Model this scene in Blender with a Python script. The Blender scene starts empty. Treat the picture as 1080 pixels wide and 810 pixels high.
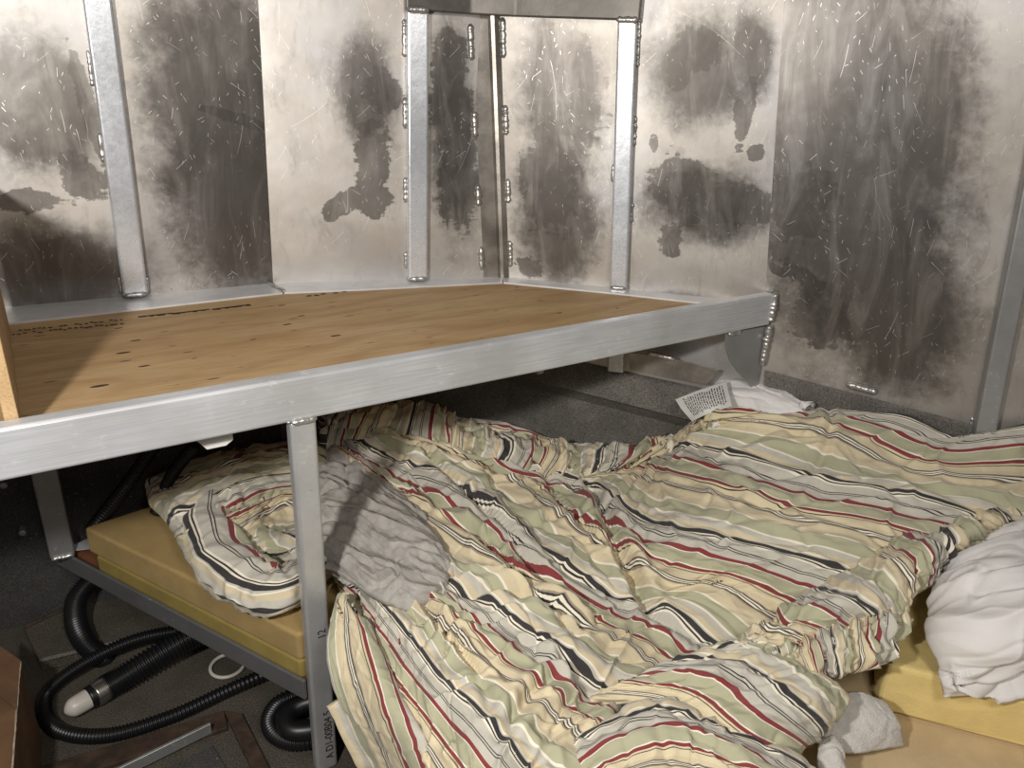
import bpy, bmesh, math, random
import numpy as np
from mathutils import Vector, Matrix
rnd = random.Random(7)
scn = bpy.context.scene
C = scn.collection

# ------------------------------------------------------------------ camera
FPX, CX, CY, HCAM = 786.0, 540.0, 405.0, 1.58
PITCH, ROLL = math.radians(22.8), math.radians(2.8)
Fw = np.array([0, math.cos(PITCH), -math.sin(PITCH)])
_R0 = np.array([1., 0, 0]); _U0 = np.cross(_R0, Fw)
Rt = math.cos(ROLL) * _R0 + math.sin(ROLL) * _U0
Up = -math.sin(ROLL) * _R0 + math.cos(ROLL) * _U0
CAM = np.array([0, 0, HCAM])
cam = bpy.data.cameras.new('camera'); camo = bpy.data.objects.new('camera', cam); C.objects.link(camo)
cam.sensor_width = 36; cam.lens = 36 * FPX / 1080; cam.clip_start = .02
M = Matrix.Identity(4)
for i in range(3):
    M[i][0] = Rt[i]; M[i][1] = Up[i]; M[i][2] = -Fw[i]; M[i][3] = CAM[i]
camo.matrix_world = M
scn.camera = camo

# ------------------------------------------------------------------ light
w = bpy.data.worlds.new('cabin_ambient'); scn.world = w; w.use_nodes = True
w.node_tree.nodes['Background'].inputs[0].default_value = (1.0, .96, .90, 1)
w.node_tree.nodes['Background'].inputs[1].default_value = .14

def area(name, loc, target, size, power, col):
    l = bpy.data.lights.new(name, 'AREA'); l.shape = 'DISK'; l.size = size; l.energy = power; l.color = col
    o = bpy.data.objects.new(name, l); C.objects.link(o); o.location = loc
    o.rotation_euler = (Vector(target) - Vector(loc)).to_track_quat('-Z', 'Y').to_euler()
    return o
area('work_lamp', (-.56, 0.02, 1.68), (.1, 2.0, .95), .10, 25, (1.0, .97, .925))
area('overhead_fill', (.55, -.25, 2.25), (.5, 1.6, .6), .5, 16, (1.0, .96, .91))  # unseen soft fill, added overhead to brighten the scene

vs = scn.view_settings
vs.view_transform = 'Standard'; vs.look = 'None'; vs.gamma = 1; vs.exposure = 0.0
try: vs.use_curve_mapping = False
except Exception: pass

# ------------------------------------------------------------------ pixel helpers
def ray(x, y): return Fw + Rt * (x - CX) / FPX - Up * (y - CY) / FPX
def gz(x, y, z):
    d = ray(x, y); return CAM + d * ((z - HCAM) / d[2])
def onplane(x, y, p, n):
    d = ray(x, y); return CAM + d * (((p - CAM) @ n) / (d @ n))
def V(*a): return np.array(a, float)
def unit(v): v = np.asarray(v, float); return v / np.linalg.norm(v)

# ------------------------------------------------------------------ noise
_rs = np.random.RandomState(3)
_perm = np.tile(_rs.permutation(256), 3)
_g = _rs.normal(size=(256, 3)); _g /= np.linalg.norm(_g, axis=1)[:, None]
def perlin(x, y, z=0.):
    x, y, z = np.broadcast_arrays(np.asarray(x, float), np.asarray(y, float), np.asarray(z, float))
    xi, yi, zi = [np.floor(a).astype(int) for a in (x, y, z)]
    xf, yf, zf = x - xi, y - yi, z - zi
    u, v, w_ = [t * t * t * (t * (t * 6 - 15) + 10) for t in (xf, yf, zf)]
    xi &= 255; yi &= 255; zi &= 255
    def gr(a, b, c):
        g = _g[_perm[_perm[_perm[xi + a] + yi + b] + zi + c] & 255]
        return g[..., 0] * (xf - a) + g[..., 1] * (yf - b) + g[..., 2] * (zf - c)
    L = lambda a, b, t: a + (b - a) * t
    return L(L(L(gr(0,0,0), gr(1,0,0), u), L(gr(0,1,0), gr(1,1,0), u), v),
             L(L(gr(0,0,1), gr(1,0,1), u), L(gr(0,1,1), gr(1,1,1), u), v), w_) * 1.5
def ridge(x, y, z=0.): return 1 - np.abs(perlin(x, y, z)) * 2

# ------------------------------------------------------------------ mesh helpers
def tag(o, label=None, cat=None, group=None, kind=None):
    for k, v in (('label', label), ('category', cat), ('group', group), ('kind', kind)):
        if v: o[k] = v
    return o
def empty(name, loc, label, cat, group=None):
    o = bpy.data.objects.new(name, None); C.objects.link(o); o.location = loc; o.empty_display_size = .05
    return tag(o, label, cat, group)
def place(name, me, mat, parent=None, smooth=False):
    o = bpy.data.objects.new(name, me); C.objects.link(o)
    if mat: me.materials.append(mat)
    if smooth:
        for p in me.polygons: p.use_smooth = True
    if parent is not None:
        o.parent = parent
        o.matrix_parent_inverse = Matrix.Translation(-total_loc(parent))
    return o
def total_loc(o):
    v = Vector(o.location)
    if o.parent is not None and o.parent.type == 'EMPTY' and False: v += o.parent.location
    return v if o.type == 'EMPTY' else Vector((0, 0, 0))
def pydata(name, verts, faces, mat, parent=None, smooth=False):
    me = bpy.data.meshes.new(name); me.from_pydata([tuple(map(float, v)) for v in verts], [], faces); me.update()
    return place(name, me, mat, parent, smooth)
def bm_obj(name, bm, mat, parent=None, smooth=False):
    bmesh.ops.recalc_face_normals(bm, faces=bm.faces[:])
    me = bpy.data.meshes.new(name); bm.to_mesh(me); bm.free()
    return place(name, me, mat, parent, smooth)
def box_axes(name, c, ax, ay, az, mat, parent=None, bevel=.004, seg=2):
    """box centred at c with half-extent vectors ax, ay, az"""
    bm = bmesh.new(); vs_ = []
    for i in (-1, 1):
        for j in (-1, 1):
            for k in (-1, 1): vs_.append(bm.verts.new(tuple(c + i * ax + j * ay + k * az)))
    for f in ((0,1,3,2),(4,6,7,5),(0,4,5,1),(2,3,7,6),(0,2,6,4),(1,5,7,3)): bm.faces.new([vs_[q] for q in f])
    if bevel: bmesh.ops.bevel(bm, geom=bm.edges[:], offset=bevel, segments=seg, affect='EDGES', profile=.5)
    return bm_obj(name, bm, mat, parent)
def prism(name, pts, off, mat, parent=None, bevel=0):
    """polygon pts extruded by vector off"""
    bm = bmesh.new(); n = len(pts)
    a = [bm.verts.new(tuple(p)) for p in pts]; b = [bm.verts.new(tuple(np.asarray(p) + off)) for p in pts]
    bm.faces.new(a); bm.faces.new(b[::-1])
    for i in range(n): bm.faces.new((a[i], b[i], b[(i+1) % n], a[(i+1) % n]))
    if bevel: bmesh.ops.bevel(bm, geom=bm.edges[:], offset=bevel, segments=2, affect='EDGES', profile=.5)
    return bm_obj(name, bm, mat, parent)
def crs(P, t):
    """Catmull-Rom through P (n,...) at t in [0,n-1]"""
    P = np.asarray(P, float); n = len(P)
    E = np.concatenate([[2*P[0]-P[1]], P, [2*P[-1]-P[-2]]])
    t = np.clip(np.asarray(t, float), 0, n - 1 - 1e-9); i = np.floor(t).astype(int); f = t - i
    f = f.reshape((-1,) + (1,) * (P.ndim - 1))
    a, b, c, d = E[i], E[i+1], E[i+2], E[i+3]
    return .5 * (2*b + (c-a)*f + (2*a-5*b+4*c-d)*f*f + (3*b-a-3*c+d)*f**3)
def tube(name, path, rad, mat, parent=None, sides=12, n=None, rings=0, cap=True, lump=0, closed_path=False):
    """tube along a smoothed path; rings = corrugations per metre"""
    path = np.asarray(path, float)
    L = np.linalg.norm(np.diff(path, axis=0), axis=1).sum()
    n = n or max(8, int(L / .01))
    if rings: n = max(n, int(L * rings * 4))
    t = np.linspace(0, len(path) - 1, n); P = crs(path, t)
    rr = crs(np.asarray(rad, float).reshape(-1, 1), np.linspace(0, len(rad) - 1, n))[:, 0] if np.ndim(rad) else np.full(n, rad)
    if rings: rr = rr * (1 + .10 * np.where(np.arange(n) % 4 < 2, 1, -1))
    T = np.gradient(P, axis=0); T /= np.linalg.norm(T, axis=1)[:, None] + 1e-12
    up = V(0, 0, 1) if abs(T[0][2]) < .9 else V(1, 0, 0)
    verts = []; N = unit(np.cross(T[0], up))
    for i in range(n):
        N = unit(N - T[i] * (N @ T[i])); B = np.cross(T[i], N)
        for k in range(sides):
            a = 2 * math.pi * k / sides
            r = rr[i]
            if lump: r *= 1 + lump * float(perlin(i * .7, k * .9, rr[0] * 300 + P[0][0] * 11))
            verts.append(P[i] + r * (math.cos(a) * N + math.sin(a) * B))
    faces = [(i*sides+k, i*sides+(k+1) % sides, (i+1)*sides+(k+1) % sides, (i+1)*sides+k) for i in range(n-1) for k in range(sides)]
    if cap: faces += [tuple(range(sides))[::-1], tuple((n-1)*sides+k for k in range(sides))]
    return pydata(name, verts, faces, mat, parent, True)
def bead(p0, p1, r, parent, flat=None, name='weld_bead'):
    p0, p1 = np.asarray(p0), np.asarray(p1); L = np.linalg.norm(p1 - p0)
    n = max(6, int(L / .006)); ts = np.linspace(0, 1, n)
    path = [p0 + (p1 - p0) * t for t in ts]
    rad = [r * (.45 if i in (0, n-1) else .85 + .3 * rnd.random()) for i in range(n)]
    return tube(name, path, rad, MT['weld'], parent, sides=8, n=n * 2, lump=.35)

# ------------------------------------------------------------------ materials
def new_mat(name):
    m = bpy.data.materials.new(name); m.use_nodes = True
    nt = m.node_tree; return m, nt, nt.nodes['Principled BSDF']
class NB:
    """small node builder"""
    def __init__(s, nt): s.nt = nt
    def n(s, typ, **kw):
        nd = s.nt.nodes.new(typ)
        for k, v in kw.items():
            if k.startswith('_'): nd.inputs[int(k[1:]) if k[1:].isdigit() else k[1:]].default_value = v
            else: setattr(nd, k, v)
        return nd
    def l(s, a, b): s.nt.links.new(a, b)
    def put(s, inp, v):
        if hasattr(v, 'node'): s.l(v, inp)
        else: inp.default_value = v
    def m(s, op, a, b=0., c=None):
        nd = s.n('ShaderNodeMath', operation=op); s.put(nd.inputs[0], a); s.put(nd.inputs[1], b)
        if c is not None: s.put(nd.inputs[2], c)
        return nd.outputs[0]
    def vm(s, op, a, b):
        nd = s.n('ShaderNodeVectorMath', operation=op); s.put(nd.inputs[0], a); s.put(nd.inputs[1], b)
        return nd.outputs['Value'] if op in ('LENGTH', 'DOT_PRODUCT', 'DISTANCE') else nd.outputs[0]
    def ss(s, x, lo, hi, a=0., b=1.):
        nd = s.n('ShaderNodeMapRange', interpolation_type='SMOOTHSTEP'); s.put(nd.inputs[0], x)
        for i, v in zip((1, 2, 3, 4), (lo, hi, a, b)): nd.inputs[i].default_value = v
        return nd.outputs[0]
    def noise(s, vec, scale, detail=4., rough=.55, dist=0.):
        nd = s.n('ShaderNodeTexNoise'); s.l(vec, nd.inputs['Vector'])
        nd.inputs['Scale'].default_value = scale; nd.inputs['Detail'].default_value = detail
        nd.inputs['Roughness'].default_value = rough; nd.inputs['Distortion'].default_value = dist
        return nd.outputs[0]
    def mix(s, f, a, b, blend='MIX'):
        nd = s.n('ShaderNodeMix', data_type='RGBA', blend_type=blend); s.put(nd.inputs[0], f)
        s.put(nd.inputs[6], a if hasattr(a, 'node') else (*a, 1)); s.put(nd.inputs[7], b if hasattr(b, 'node') else (*b, 1))
        return nd.outputs[2]
    def ramp(s, x, stops, interp='LINEAR'):
        nd = s.n('ShaderNodeValToRGB'); nd.color_ramp.interpolation = interp; s.put(nd.inputs[0], x)
        e = nd.color_ramp.elements
        while len(e) < len(stops): e.new(1)
        for el, (p, c) in zip(e, stops): el.position = p; el.color = (*c, 1)
        return nd.outputs[0]
    def mapping(s, vec, scale=(1, 1, 1), rot=(0, 0, 0), loc=(0, 0, 0)):
        nd = s.n('ShaderNodeMapping'); s.l(vec, nd.inputs[0])
        nd.inputs['Scale'].default_value = scale; nd.inputs['Rotation'].default_value = rot; nd.inputs['Location'].default_value = loc
        return nd.outputs[0]
    def bump(s, h, strength, dist=.01):
        nd = s.n('ShaderNodeBump'); nd.inputs['Strength'].default_value = strength; nd.inputs['Distance'].default_value = dist
        s.l(h, nd.inputs['Height']); return nd.outputs[0]
    def coord(s, which='Object'): return s.n('ShaderNodeTexCoord').outputs[which]
def srgb(r, g, b): return tuple(((c/255+.055)/1.055)**2.4 if c > 10 else c/255/12.92 for c in (r, g, b))

def scratches(b, vec, scale, length, width, prob):
    """one short random straight scratch per voronoi cell"""
    vo = b.n('ShaderNodeTexVoronoi', voronoi_dimensions='3D'); b.l(vec, vo.inputs['Vector']); vo.inputs['Scale'].default_value = scale
    sep = b.n('ShaderNodeSeparateColor'); b.l(vo.outputs['Color'], sep.inputs[0])
    d = b.vm('SUBTRACT', vec, vo.outputs['Position'])
    rot = b.n('ShaderNodeVectorRotate', rotation_type='Z_AXIS'); b.l(d, rot.inputs['Vector'])
    b.l(b.m('MULTIPLY_ADD', sep.outputs[0], 2.2, .5), rot.inputs['Angle'])
    s3 = b.n('ShaderNodeSeparateXYZ'); b.l(rot.outputs[0], s3.inputs[0])
    ax = b.m('ABSOLUTE', s3.outputs[0]); ay = b.m('ABSOLUTE', b.m('ADD', s3.outputs[1], b.m('MULTIPLY', b.m('MULTIPLY', s3.outputs[0], s3.outputs[0]), 1.2)))
    ln = b.m('MULTIPLY_ADD', sep.outputs[1], length, length * .2)
    m = b.m('MULTIPLY', b.m('LESS_THAN', ax, ln), b.m('LESS_THAN', ay, width))
    return b.m('MULTIPLY', m, b.m('LESS_THAN', sep.outputs[2], prob))

def aluminium_sheet(name, stains_reflections, seed=0):
    """stains: list of (s, z, rs, rz, angle, soft) in metres on the sheet; soft ones paint dark reflections"""
    m, nt, p = new_mat(name); b = NB(nt)
    uv = b.n('ShaderNodeUVMap', uv_map='sheet').outputs[0]
    uvo = b.vm('ADD', uv, (seed * 3.7, seed * 1.3, 0))
    n1 = b.noise(uvo, 9, 5, .6); n2 = b.noise(b.mapping(uvo, (1, .35, 1), (0, 0, .5)), 38, 4, .62, .6)
    n3 = b.noise(b.mapping(uvo, (.28, 1, 1), (0, 0, -.35)), 55, 3, .6, .4)
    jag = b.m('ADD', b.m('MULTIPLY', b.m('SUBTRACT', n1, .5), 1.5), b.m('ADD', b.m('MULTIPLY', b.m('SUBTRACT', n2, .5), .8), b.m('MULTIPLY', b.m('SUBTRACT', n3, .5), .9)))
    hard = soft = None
    for (s, z, rs, rz, ang, sf) in stains_reflections:
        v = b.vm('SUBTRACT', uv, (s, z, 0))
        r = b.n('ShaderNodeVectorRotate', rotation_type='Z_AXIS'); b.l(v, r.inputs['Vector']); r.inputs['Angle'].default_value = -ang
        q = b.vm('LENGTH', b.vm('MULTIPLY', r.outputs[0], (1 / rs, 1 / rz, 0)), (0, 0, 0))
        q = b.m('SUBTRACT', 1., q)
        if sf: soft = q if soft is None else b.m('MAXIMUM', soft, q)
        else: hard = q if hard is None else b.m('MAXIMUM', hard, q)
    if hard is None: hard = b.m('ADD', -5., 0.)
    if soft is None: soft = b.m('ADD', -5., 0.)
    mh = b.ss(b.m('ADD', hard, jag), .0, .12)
    ms = b.ss(b.m('ADD', soft, b.m('ADD', b.m('MULTIPLY', b.m('SUBTRACT', n1, .5), .8), b.m('MULTIPLY', b.m('SUBTRACT', b.noise(uvo, 42, 5, .7, .5), .5), .45))), -.12, .48)  # soft mask: dark reflections painted into the base colour
    film_reflection = b.m('SUBTRACT', 1., b.m('MULTIPLY', b.m('SUBTRACT', 1., b.m('MULTIPLY', mh, .72)), b.m('SUBTRACT', 1., b.m('MULTIPLY', ms, .9))))
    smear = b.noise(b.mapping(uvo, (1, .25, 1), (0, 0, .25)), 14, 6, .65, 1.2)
    film_reflection = b.m('MULTIPLY', film_reflection, b.ss(smear, .25, .6, .72, 1.))
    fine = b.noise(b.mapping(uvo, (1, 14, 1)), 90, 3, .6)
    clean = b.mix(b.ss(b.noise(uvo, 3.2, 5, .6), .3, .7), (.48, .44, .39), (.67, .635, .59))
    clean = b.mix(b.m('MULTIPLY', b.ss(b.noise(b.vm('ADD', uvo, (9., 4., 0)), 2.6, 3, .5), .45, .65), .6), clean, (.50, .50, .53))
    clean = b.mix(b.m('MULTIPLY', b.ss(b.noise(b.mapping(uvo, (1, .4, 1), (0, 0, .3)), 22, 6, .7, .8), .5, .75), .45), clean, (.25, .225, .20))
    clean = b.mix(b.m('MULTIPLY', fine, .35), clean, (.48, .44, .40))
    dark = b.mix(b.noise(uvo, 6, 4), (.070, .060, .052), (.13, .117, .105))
    col = b.mix(film_reflection, clean, dark)
    sc = b.m('MAXIMUM', scratches(b, uvo, 22, .022, .00045, .34), b.m('MAXIMUM', scratches(b, b.vm('ADD', uvo, (5.3, 2.1, 0)), 60, .005, .0006, .22), scratches(b, b.vm('ADD', uvo, (1.3, 7.7, 0)), 6, .09, .00045, .35)))
    clump = b.ss(b.noise(uvo, 4.5, 3), .38, .60)
    sc = b.m('MULTIPLY', sc, clump)
    col = b.mix(b.m('MULTIPLY', sc, .75), col, (.92, .90, .86))
    b.l(col, p.inputs['Base Color'])
    p.inputs['Metallic'].default_value = .75
    rg = b.m('SUBTRACT', b.m('MULTIPLY_ADD', b.noise(uvo, 7, 5), .18, .40), b.m('MULTIPLY', film_reflection, .12))
    b.l(rg, p.inputs['Roughness'])
    b.l(b.bump(b.m('ADD', b.noise(uvo, 5, 3), b.m('MULTIPLY', fine, .02)), .35, .006), p.inputs['Normal'])
    return m
def extrusion(name, base=(.56, .57, .58), rough=.38, axis_scale=(2, 60, 60), metal=.85):
    m, nt, p = new_mat(name); b = NB(nt); o = b.coord('Object')
    st = b.noise(b.mapping(o, (1, 1, 1)), 5, 4, .6); sp = b.noise(o, 60, 5, .7); pit = b.noise(o, 170, 2, .5)
    col = b.mix(b.ss(st, .3, .7), tuple(c * .78 for c in base), base)
    col = b.mix(b.m('MULTIPLY', b.ss(b.m('MULTIPLY', sp, b.ss(st, .35, .65, .85, 1.05)), .60, .72), .35), col, (.86, .86, .86))
    col = b.mix(b.m('MULTIPLY', b.ss(pit, .68, .74), .5), col, (.2, .19, .18))
    b.l(col, p.inputs['Base Color']); p.inputs['Metallic'].default_value = metal
    b.l(b.m('MULTIPLY_ADD', sp, .22, rough - .1), p.inputs['Roughness'])
    b.l(b.bump(sp, .12, .003), p.inputs['Normal'])
    return m
def brushed(name, d):
    """beam: fine lines along direction d"""
    m, nt, p = new_mat(name); b = NB(nt); o = b.coord('Object')
    a = math.atan2(d[1], d[0])
    q = b.n('ShaderNodeVectorRotate', rotation_type='Z_AXIS'); b.l(o, q.inputs['Vector']); q.inputs['Angle'].default_value = -a
    v = q.outputs[0]
    li = b.noise(b.mapping(v, (1.2, 40, 40)), 6, 4, .6); sp = b.noise(b.mapping(v, (1, 1, 1.6)), 34, 6, .72); bl = b.noise(v, 5, 3)
    col = b.mix(b.ss(bl, .3, .7), (.56, .56, .56), (.72, .73, .75))
    col = b.mix(b.m('MULTIPLY', b.ss(li, .35, .7), .45), col, (.42, .43, .46))
    wt = b.m('MULTIPLY', b.ss(sp, .56, .66), b.ss(b.noise(v, 3.1, 2), .42, .62))
    col = b.mix(b.m('MULTIPLY', wt, .65), col, (.88, .88, .88))
    b.l(col, p.inputs['Base Color']); p.inputs['Metallic'].default_value = .45
    b.l(b.m('MULTIPLY_ADD', li, .2, .33), p.inputs['Roughness'])
    b.l(b.bump(li, .10, .002), p.inputs['Normal'])
    return m
def plain(name, col, rough=.6, metal=0., nscale=0, namp=.25, bump=0., bscale=200, col2=None, bdist=.003):
    m, nt, p = new_mat(name); b = NB(nt); o = b.coord('Object')
    c2 = col2 or tuple(c * (1 - namp) for c in col)
    b.l(b.mix(b.ss(b.noise(o, nscale or 8, 5, .6), .3, .7), col, c2), p.inputs['Base Color'])
    p.inputs['Roughness'].default_value = rough; p.inputs['Metallic'].default_value = metal
    if bump: b.l(b.bump(b.noise(o, bscale, 4, .6), bump, bdist), p.inputs['Normal'])
    return m
def carpet(name, c1, c2, rib=None):
    m, nt, p = new_mat(name); b = NB(nt); o = b.coord('Object')
    sp = b.noise(o, 260, 3, .7); bl = b.noise(o, 9, 4, .6); lint = b.noise(o, 120, 2, .5)
    col = b.mix(b.ss(sp, .3, .7), c1, c2)
    col = b.mix(b.m('MULTIPLY', b.ss(bl, .35, .7), .35), col, tuple(c * .5 for c in c1))
    col = b.mix(b.m('MULTIPLY', b.ss(lint, .70, .75), .5), col, (.45, .42, .37))
    b.l(col, p.inputs['Base Color']); p.inputs['Roughness'].default_value = .95
    b.l(b.bump(sp, .8, .006), p.inputs['Normal'])
    return m
def plywood(name, d, dark=False):
    m, nt, p = new_mat(name); b = NB(nt); o = b.coord('Object')
    a = math.atan2(d[1], d[0])
    q = b.n('ShaderNodeVectorRotate', rotation_type='Z_AXIS'); b.l(o, q.inputs['Vector']); q.inputs['Angle'].default_value = -a
    v = q.outputs[0]
    warp = b.noise(b.mapping(v, (.9, 3, 1)), 2.2, 3, .5)
    s3 = b.n('ShaderNodeSeparateXYZ'); b.l(v, s3.inputs[0])
    ph = b.m('ADD', b.m('MULTIPLY', s3.outputs[1], 60.), b.m('MULTIPLY', warp, 22.))
    wv = b.m('MULTIPLY_ADD', b.m('SINE', ph), .5, .5)
    gr = b.noise(b.mapping(v, (2.5, 60, 60)), 5, 5, .65)
    col = b.mix(b.ss(b.noise(b.mapping(v, (1, 4, 1)), 2.5, 3), .3, .7), (.47, .305, .145), (.54, .37, .195))
    col = b.mix(b.m('MULTIPLY', b.m('POWER', wv, 3.), .45), col, (.33, .19, .075))
    col = b.mix(b.m('MULTIPLY', b.ss(gr, .42, .72), .6), col, (.27, .15, .06))
    # knots: long dark specks
    vo = b.n('ShaderNodeTexVoronoi'); b.l(b.mapping(v, (1, 2.2, 1)), vo.inputs['Vector']); vo.inputs['Scale'].default_value = 7.5
    dd = b.vm('SUBTRACT', b.mapping(v, (1, 2.2, 1)), vo.outputs['Position'])
    ln = b.vm('LENGTH', b.vm('MULTIPLY', dd, (1, 2.2, 0)), (0, 0, 0))
    sep = b.n('ShaderNodeSeparateColor'); b.l(vo.outputs['Color'], sep.inputs[0])
    kr = b.m('MULTIPLY', sep.outputs[0], .014)
    kn = b.m('MULTIPLY', b.ss(b.m('SUBTRACT', kr, ln), 0., .004), b.m('GREATER_THAN', sep.outputs[1], .35))
    halo = b.m('MULTIPLY', b.ss(b.m('SUBTRACT', b.m('MULTIPLY', kr, 2.2), ln), 0., .02), b.m('GREATER_THAN', sep.outputs[1], .35))
    col = b.mix(b.m('MULTIPLY', halo, .5), col, (.36, .19, .07)); col = b.mix(b.m('MULTIPLY', kn, .9), col, (.05, .025, .012))
    b.l(col, p.inputs['Base Color']); p.inputs['Roughness'].default_value = .62
    b.l(b.bump(gr, .12, .002), p.inputs['Normal'])
    return m
CREAM, BEIGE, SAGE, GREY = srgb(222, 207, 172), srgb(213, 198, 166), srgb(178, 176, 146), srgb(197, 192, 179)
RED, NAVY, WHITE, TAUPE = srgb(128, 30, 40), srgb(18, 18, 30), srgb(240, 232, 212), srgb(150, 136, 116)
STRIPES = [(0, NAVY), (.036, WHITE), (.050, NAVY), (.062, WHITE), (.075, GREY), (.150, NAVY), (.157, GREY), (.170, NAVY), (.177, GREY), (.245, RED), (.278, WHITE),
           (.289, SAGE), (.400, WHITE), (.412, RED), (.445, CREAM), (.460, NAVY), (.467, CREAM)]
STRIPES2 = [(0, BEIGE), (.552, TAUPE), (.560, NAVY), (.569, WHITE), (.580, NAVY), (.589, WHITE), (.600, NAVY), (.609, TAUPE), (.62, CREAM), (.68, BEIGE), (.74, WHITE), (.757, SAGE), (.865, WHITE), (.880, GREY), (.93, BEIGE), (.975, WHITE), (.988, GREY)]
def striped_cotton(name):
    m, nt, p = new_mat(name); b = NB(nt)
    uv = b.n('ShaderNodeUVMap', uv_map='weave').outputs[0]; o = b.coord('Object')
    s3 = b.n('ShaderNodeSeparateXYZ'); b.l(uv, s3.inputs[0])
    u = b.m('FRACT', b.m('ADD', s3.outputs[0], b.m('MULTIPLY', b.m('SUBTRACT', b.noise(o, 7, 2), .5), .03)))
    col = b.mix(b.m('GREATER_THAN', u, .52), b.ramp(u, STRIPES, 'CONSTANT'), b.ramp(u, STRIPES2, 'CONSTANT'))
    col = b.mix(b.m('MULTIPLY', b.noise(o, 25, 4), .16), col, (.36, .32, .25))
    b.l(col, p.inputs['Base Color']); p.inputs['Roughness'].default_value = .85
    p.inputs['Sheen Weight'].default_value = .15
    rd = b.m('ABSOLUTE', b.m('SUBTRACT', b.noise(o, 9, 2, .5, .5), .5)); rd2 = b.noise(o, 24, 3, .55, .3)
    h = b.m('ADD', b.m('MULTIPLY', b.ss(rd, 0., .16), .7), b.m('MULTIPLY', rd2, .9))
    b.l(b.bump(h, .55, .006), p.inputs['Normal'])
    return m

MT = {}
MT['weld'] = extrusion('weld_metal', (.62, .60, .57), .35, metal=.85)
MT['tube'] = extrusion('aluminium_tube', (.60, .60, .60), .34, metal=.5)
MT['stud'] = extrusion('bright_stud', (.80, .82, .86), .27, metal=.55)
MT['tube_dull'] = extrusion('dull_aluminium', (.40, .40, .40), .45, metal=.6)
MT['rail'] = extrusion('dark_rail', (.22, .22, .22), .5, metal=.5)
MT['hook'] = plain('breasthook_metal', (.20, .185, .165), .45, .6, 9, .4, .1, 60)
MT['stem'] = plain('stem_metal', (.48, .44, .39), .38, .75, 9, .55, .1, 60)
MT['ledge'] = plain('mill_white_aluminium', (.74, .74, .75), .45, .35, 20, .12)
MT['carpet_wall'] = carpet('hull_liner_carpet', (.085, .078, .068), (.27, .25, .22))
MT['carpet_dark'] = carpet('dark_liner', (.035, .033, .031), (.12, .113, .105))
MT['carpet_floor'] = carpet('floor_carpet', (.045, .038, .028), (.16, .138, .105))
MT['foam_tan'] = plain('aged_foam', (.42, .29, .115), .9, 0, 14, .15, .4, 400)
MT['foam_olive'] = plain('olive_foam', (.33, .245, .065), .9, 0, 14, .2, .4, 400)
MT['foam_yellow'] = plain('yellow_foam', (.85, .66, .27), .9, 0, 14, .12, .5, 300)
MT['mattress'] = plain('cream_mattress', (.66, .50, .29), .9, 0, 10, .15, .3, 350)
MT['white'] = plain('white_cotton', (.80, .77, .75), .85, 0, 5, .06, .35, 30, bdist=.004)
MT['fleece'] = plain('grey_fleece', (.50, .47, .43), .95, 0, 40, .25, .8, 320, bdist=.005)
MT['fleece_white'] = plain('white_fleece', (.72, .69, .64), .95, 0, 40, .15, .8, 320, bdist=.005)
MT['black'] = plain('black_plastic', (.010, .010, .011), .38, 0, 30, .3)
MT['black_matte'] = plain('black_matte', (.008, .008, .008), .7, 0, 30, .3)
MT['cap'] = plain('white_plastic', (.72, .67, .60), .35)
MT['steel'] = plain('clamp_steel', (.45, .43, .40), .3, .9)
MT['cardboard'] = plain('cardboard', (.20, .105, .052), .85, 0, 6, .4, .3, 30)
MT['grime'] = plain('grimy_wood', (.075, .045, .028), .8, 0, 25, .6, .5, 90)
MT['ply_red'] = plain('red_brown_board', (.22, .085, .035), .7, 0, 12, .4)
MT['ink'] = plain('black_ink', (.015, .012, .010), .8)
MT['knot'] = plain('knot_brown', (.06, .03, .014), .8, 0, 90, .5)
MT['paint_white'] = plain('white_paint', (.78, .76, .72), .5)
MT['cotton'] = striped_cotton('striped_cotton')

# ------------------------------------------------------------------ key geometry
S = 1.1
ZB = HCAM - .5 * S           # top of the shelf beam
ZP = HCAM - .535 * S         # top of the plywood
ZR = .282                    # top of the lower rail
HB = .083 * S                # beam height
A0 = gz(0, 443, ZB); B0 = gz(808, 307, ZB)
D = unit(B0 - A0); NB_ = V(D[1], -D[0], 0)     # along the beam, towards the camera
Z = V(0, 0, 1)

# ------------------------------------------------------------------ hull walls
def hull_line(base, top_px=None):
    """base (x,y) at ZP; returns function z -> point"""
    base = V(base[0], base[1], ZP)
    if top_px is None: s = V(0, 0, 1)
    else:
        d = ray(*top_px); q = CAM + d * (base[1] / d[1]); s = (q - base) / (q[2] - base[2])
    return lambda z: base + s * (z - ZP)
KLb = gz(288, 300, ZP); STb = gz(530, 293, ZP); KRb = B0 + D * .004
dirA = unit(gz(4, 326, ZP) - KLb); dirA[2] = 0
LLb = KLb + dirA * 1.5
RRb = V(KRb[0], KRb[1], ZP) + V(.94, -.34, 0) * 1.25
_o = V(dirA[1], -dirA[0], 0); _o = _o if _o[1] > 0 else -_o
hl = {'LL': lambda z: V(LLb[0], LLb[1], z) + _o * .22 * max(0, ZP - z), 'KL': hull_line(KLb, (272, 0)), 'ST': hull_line(STb, (519, 0)), 'KR': hull_line(KRb, (827, 0))}
_k = hl['KR'](ZP + 1) - hl['KR'](ZP)
hl['RR'] = lambda z: V(RRb[0], RRb[1], ZP) + (_k + V(-.10, 0, 0)) * (z - ZP)
ZLO, ZHI = -.02, 2.45
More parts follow.
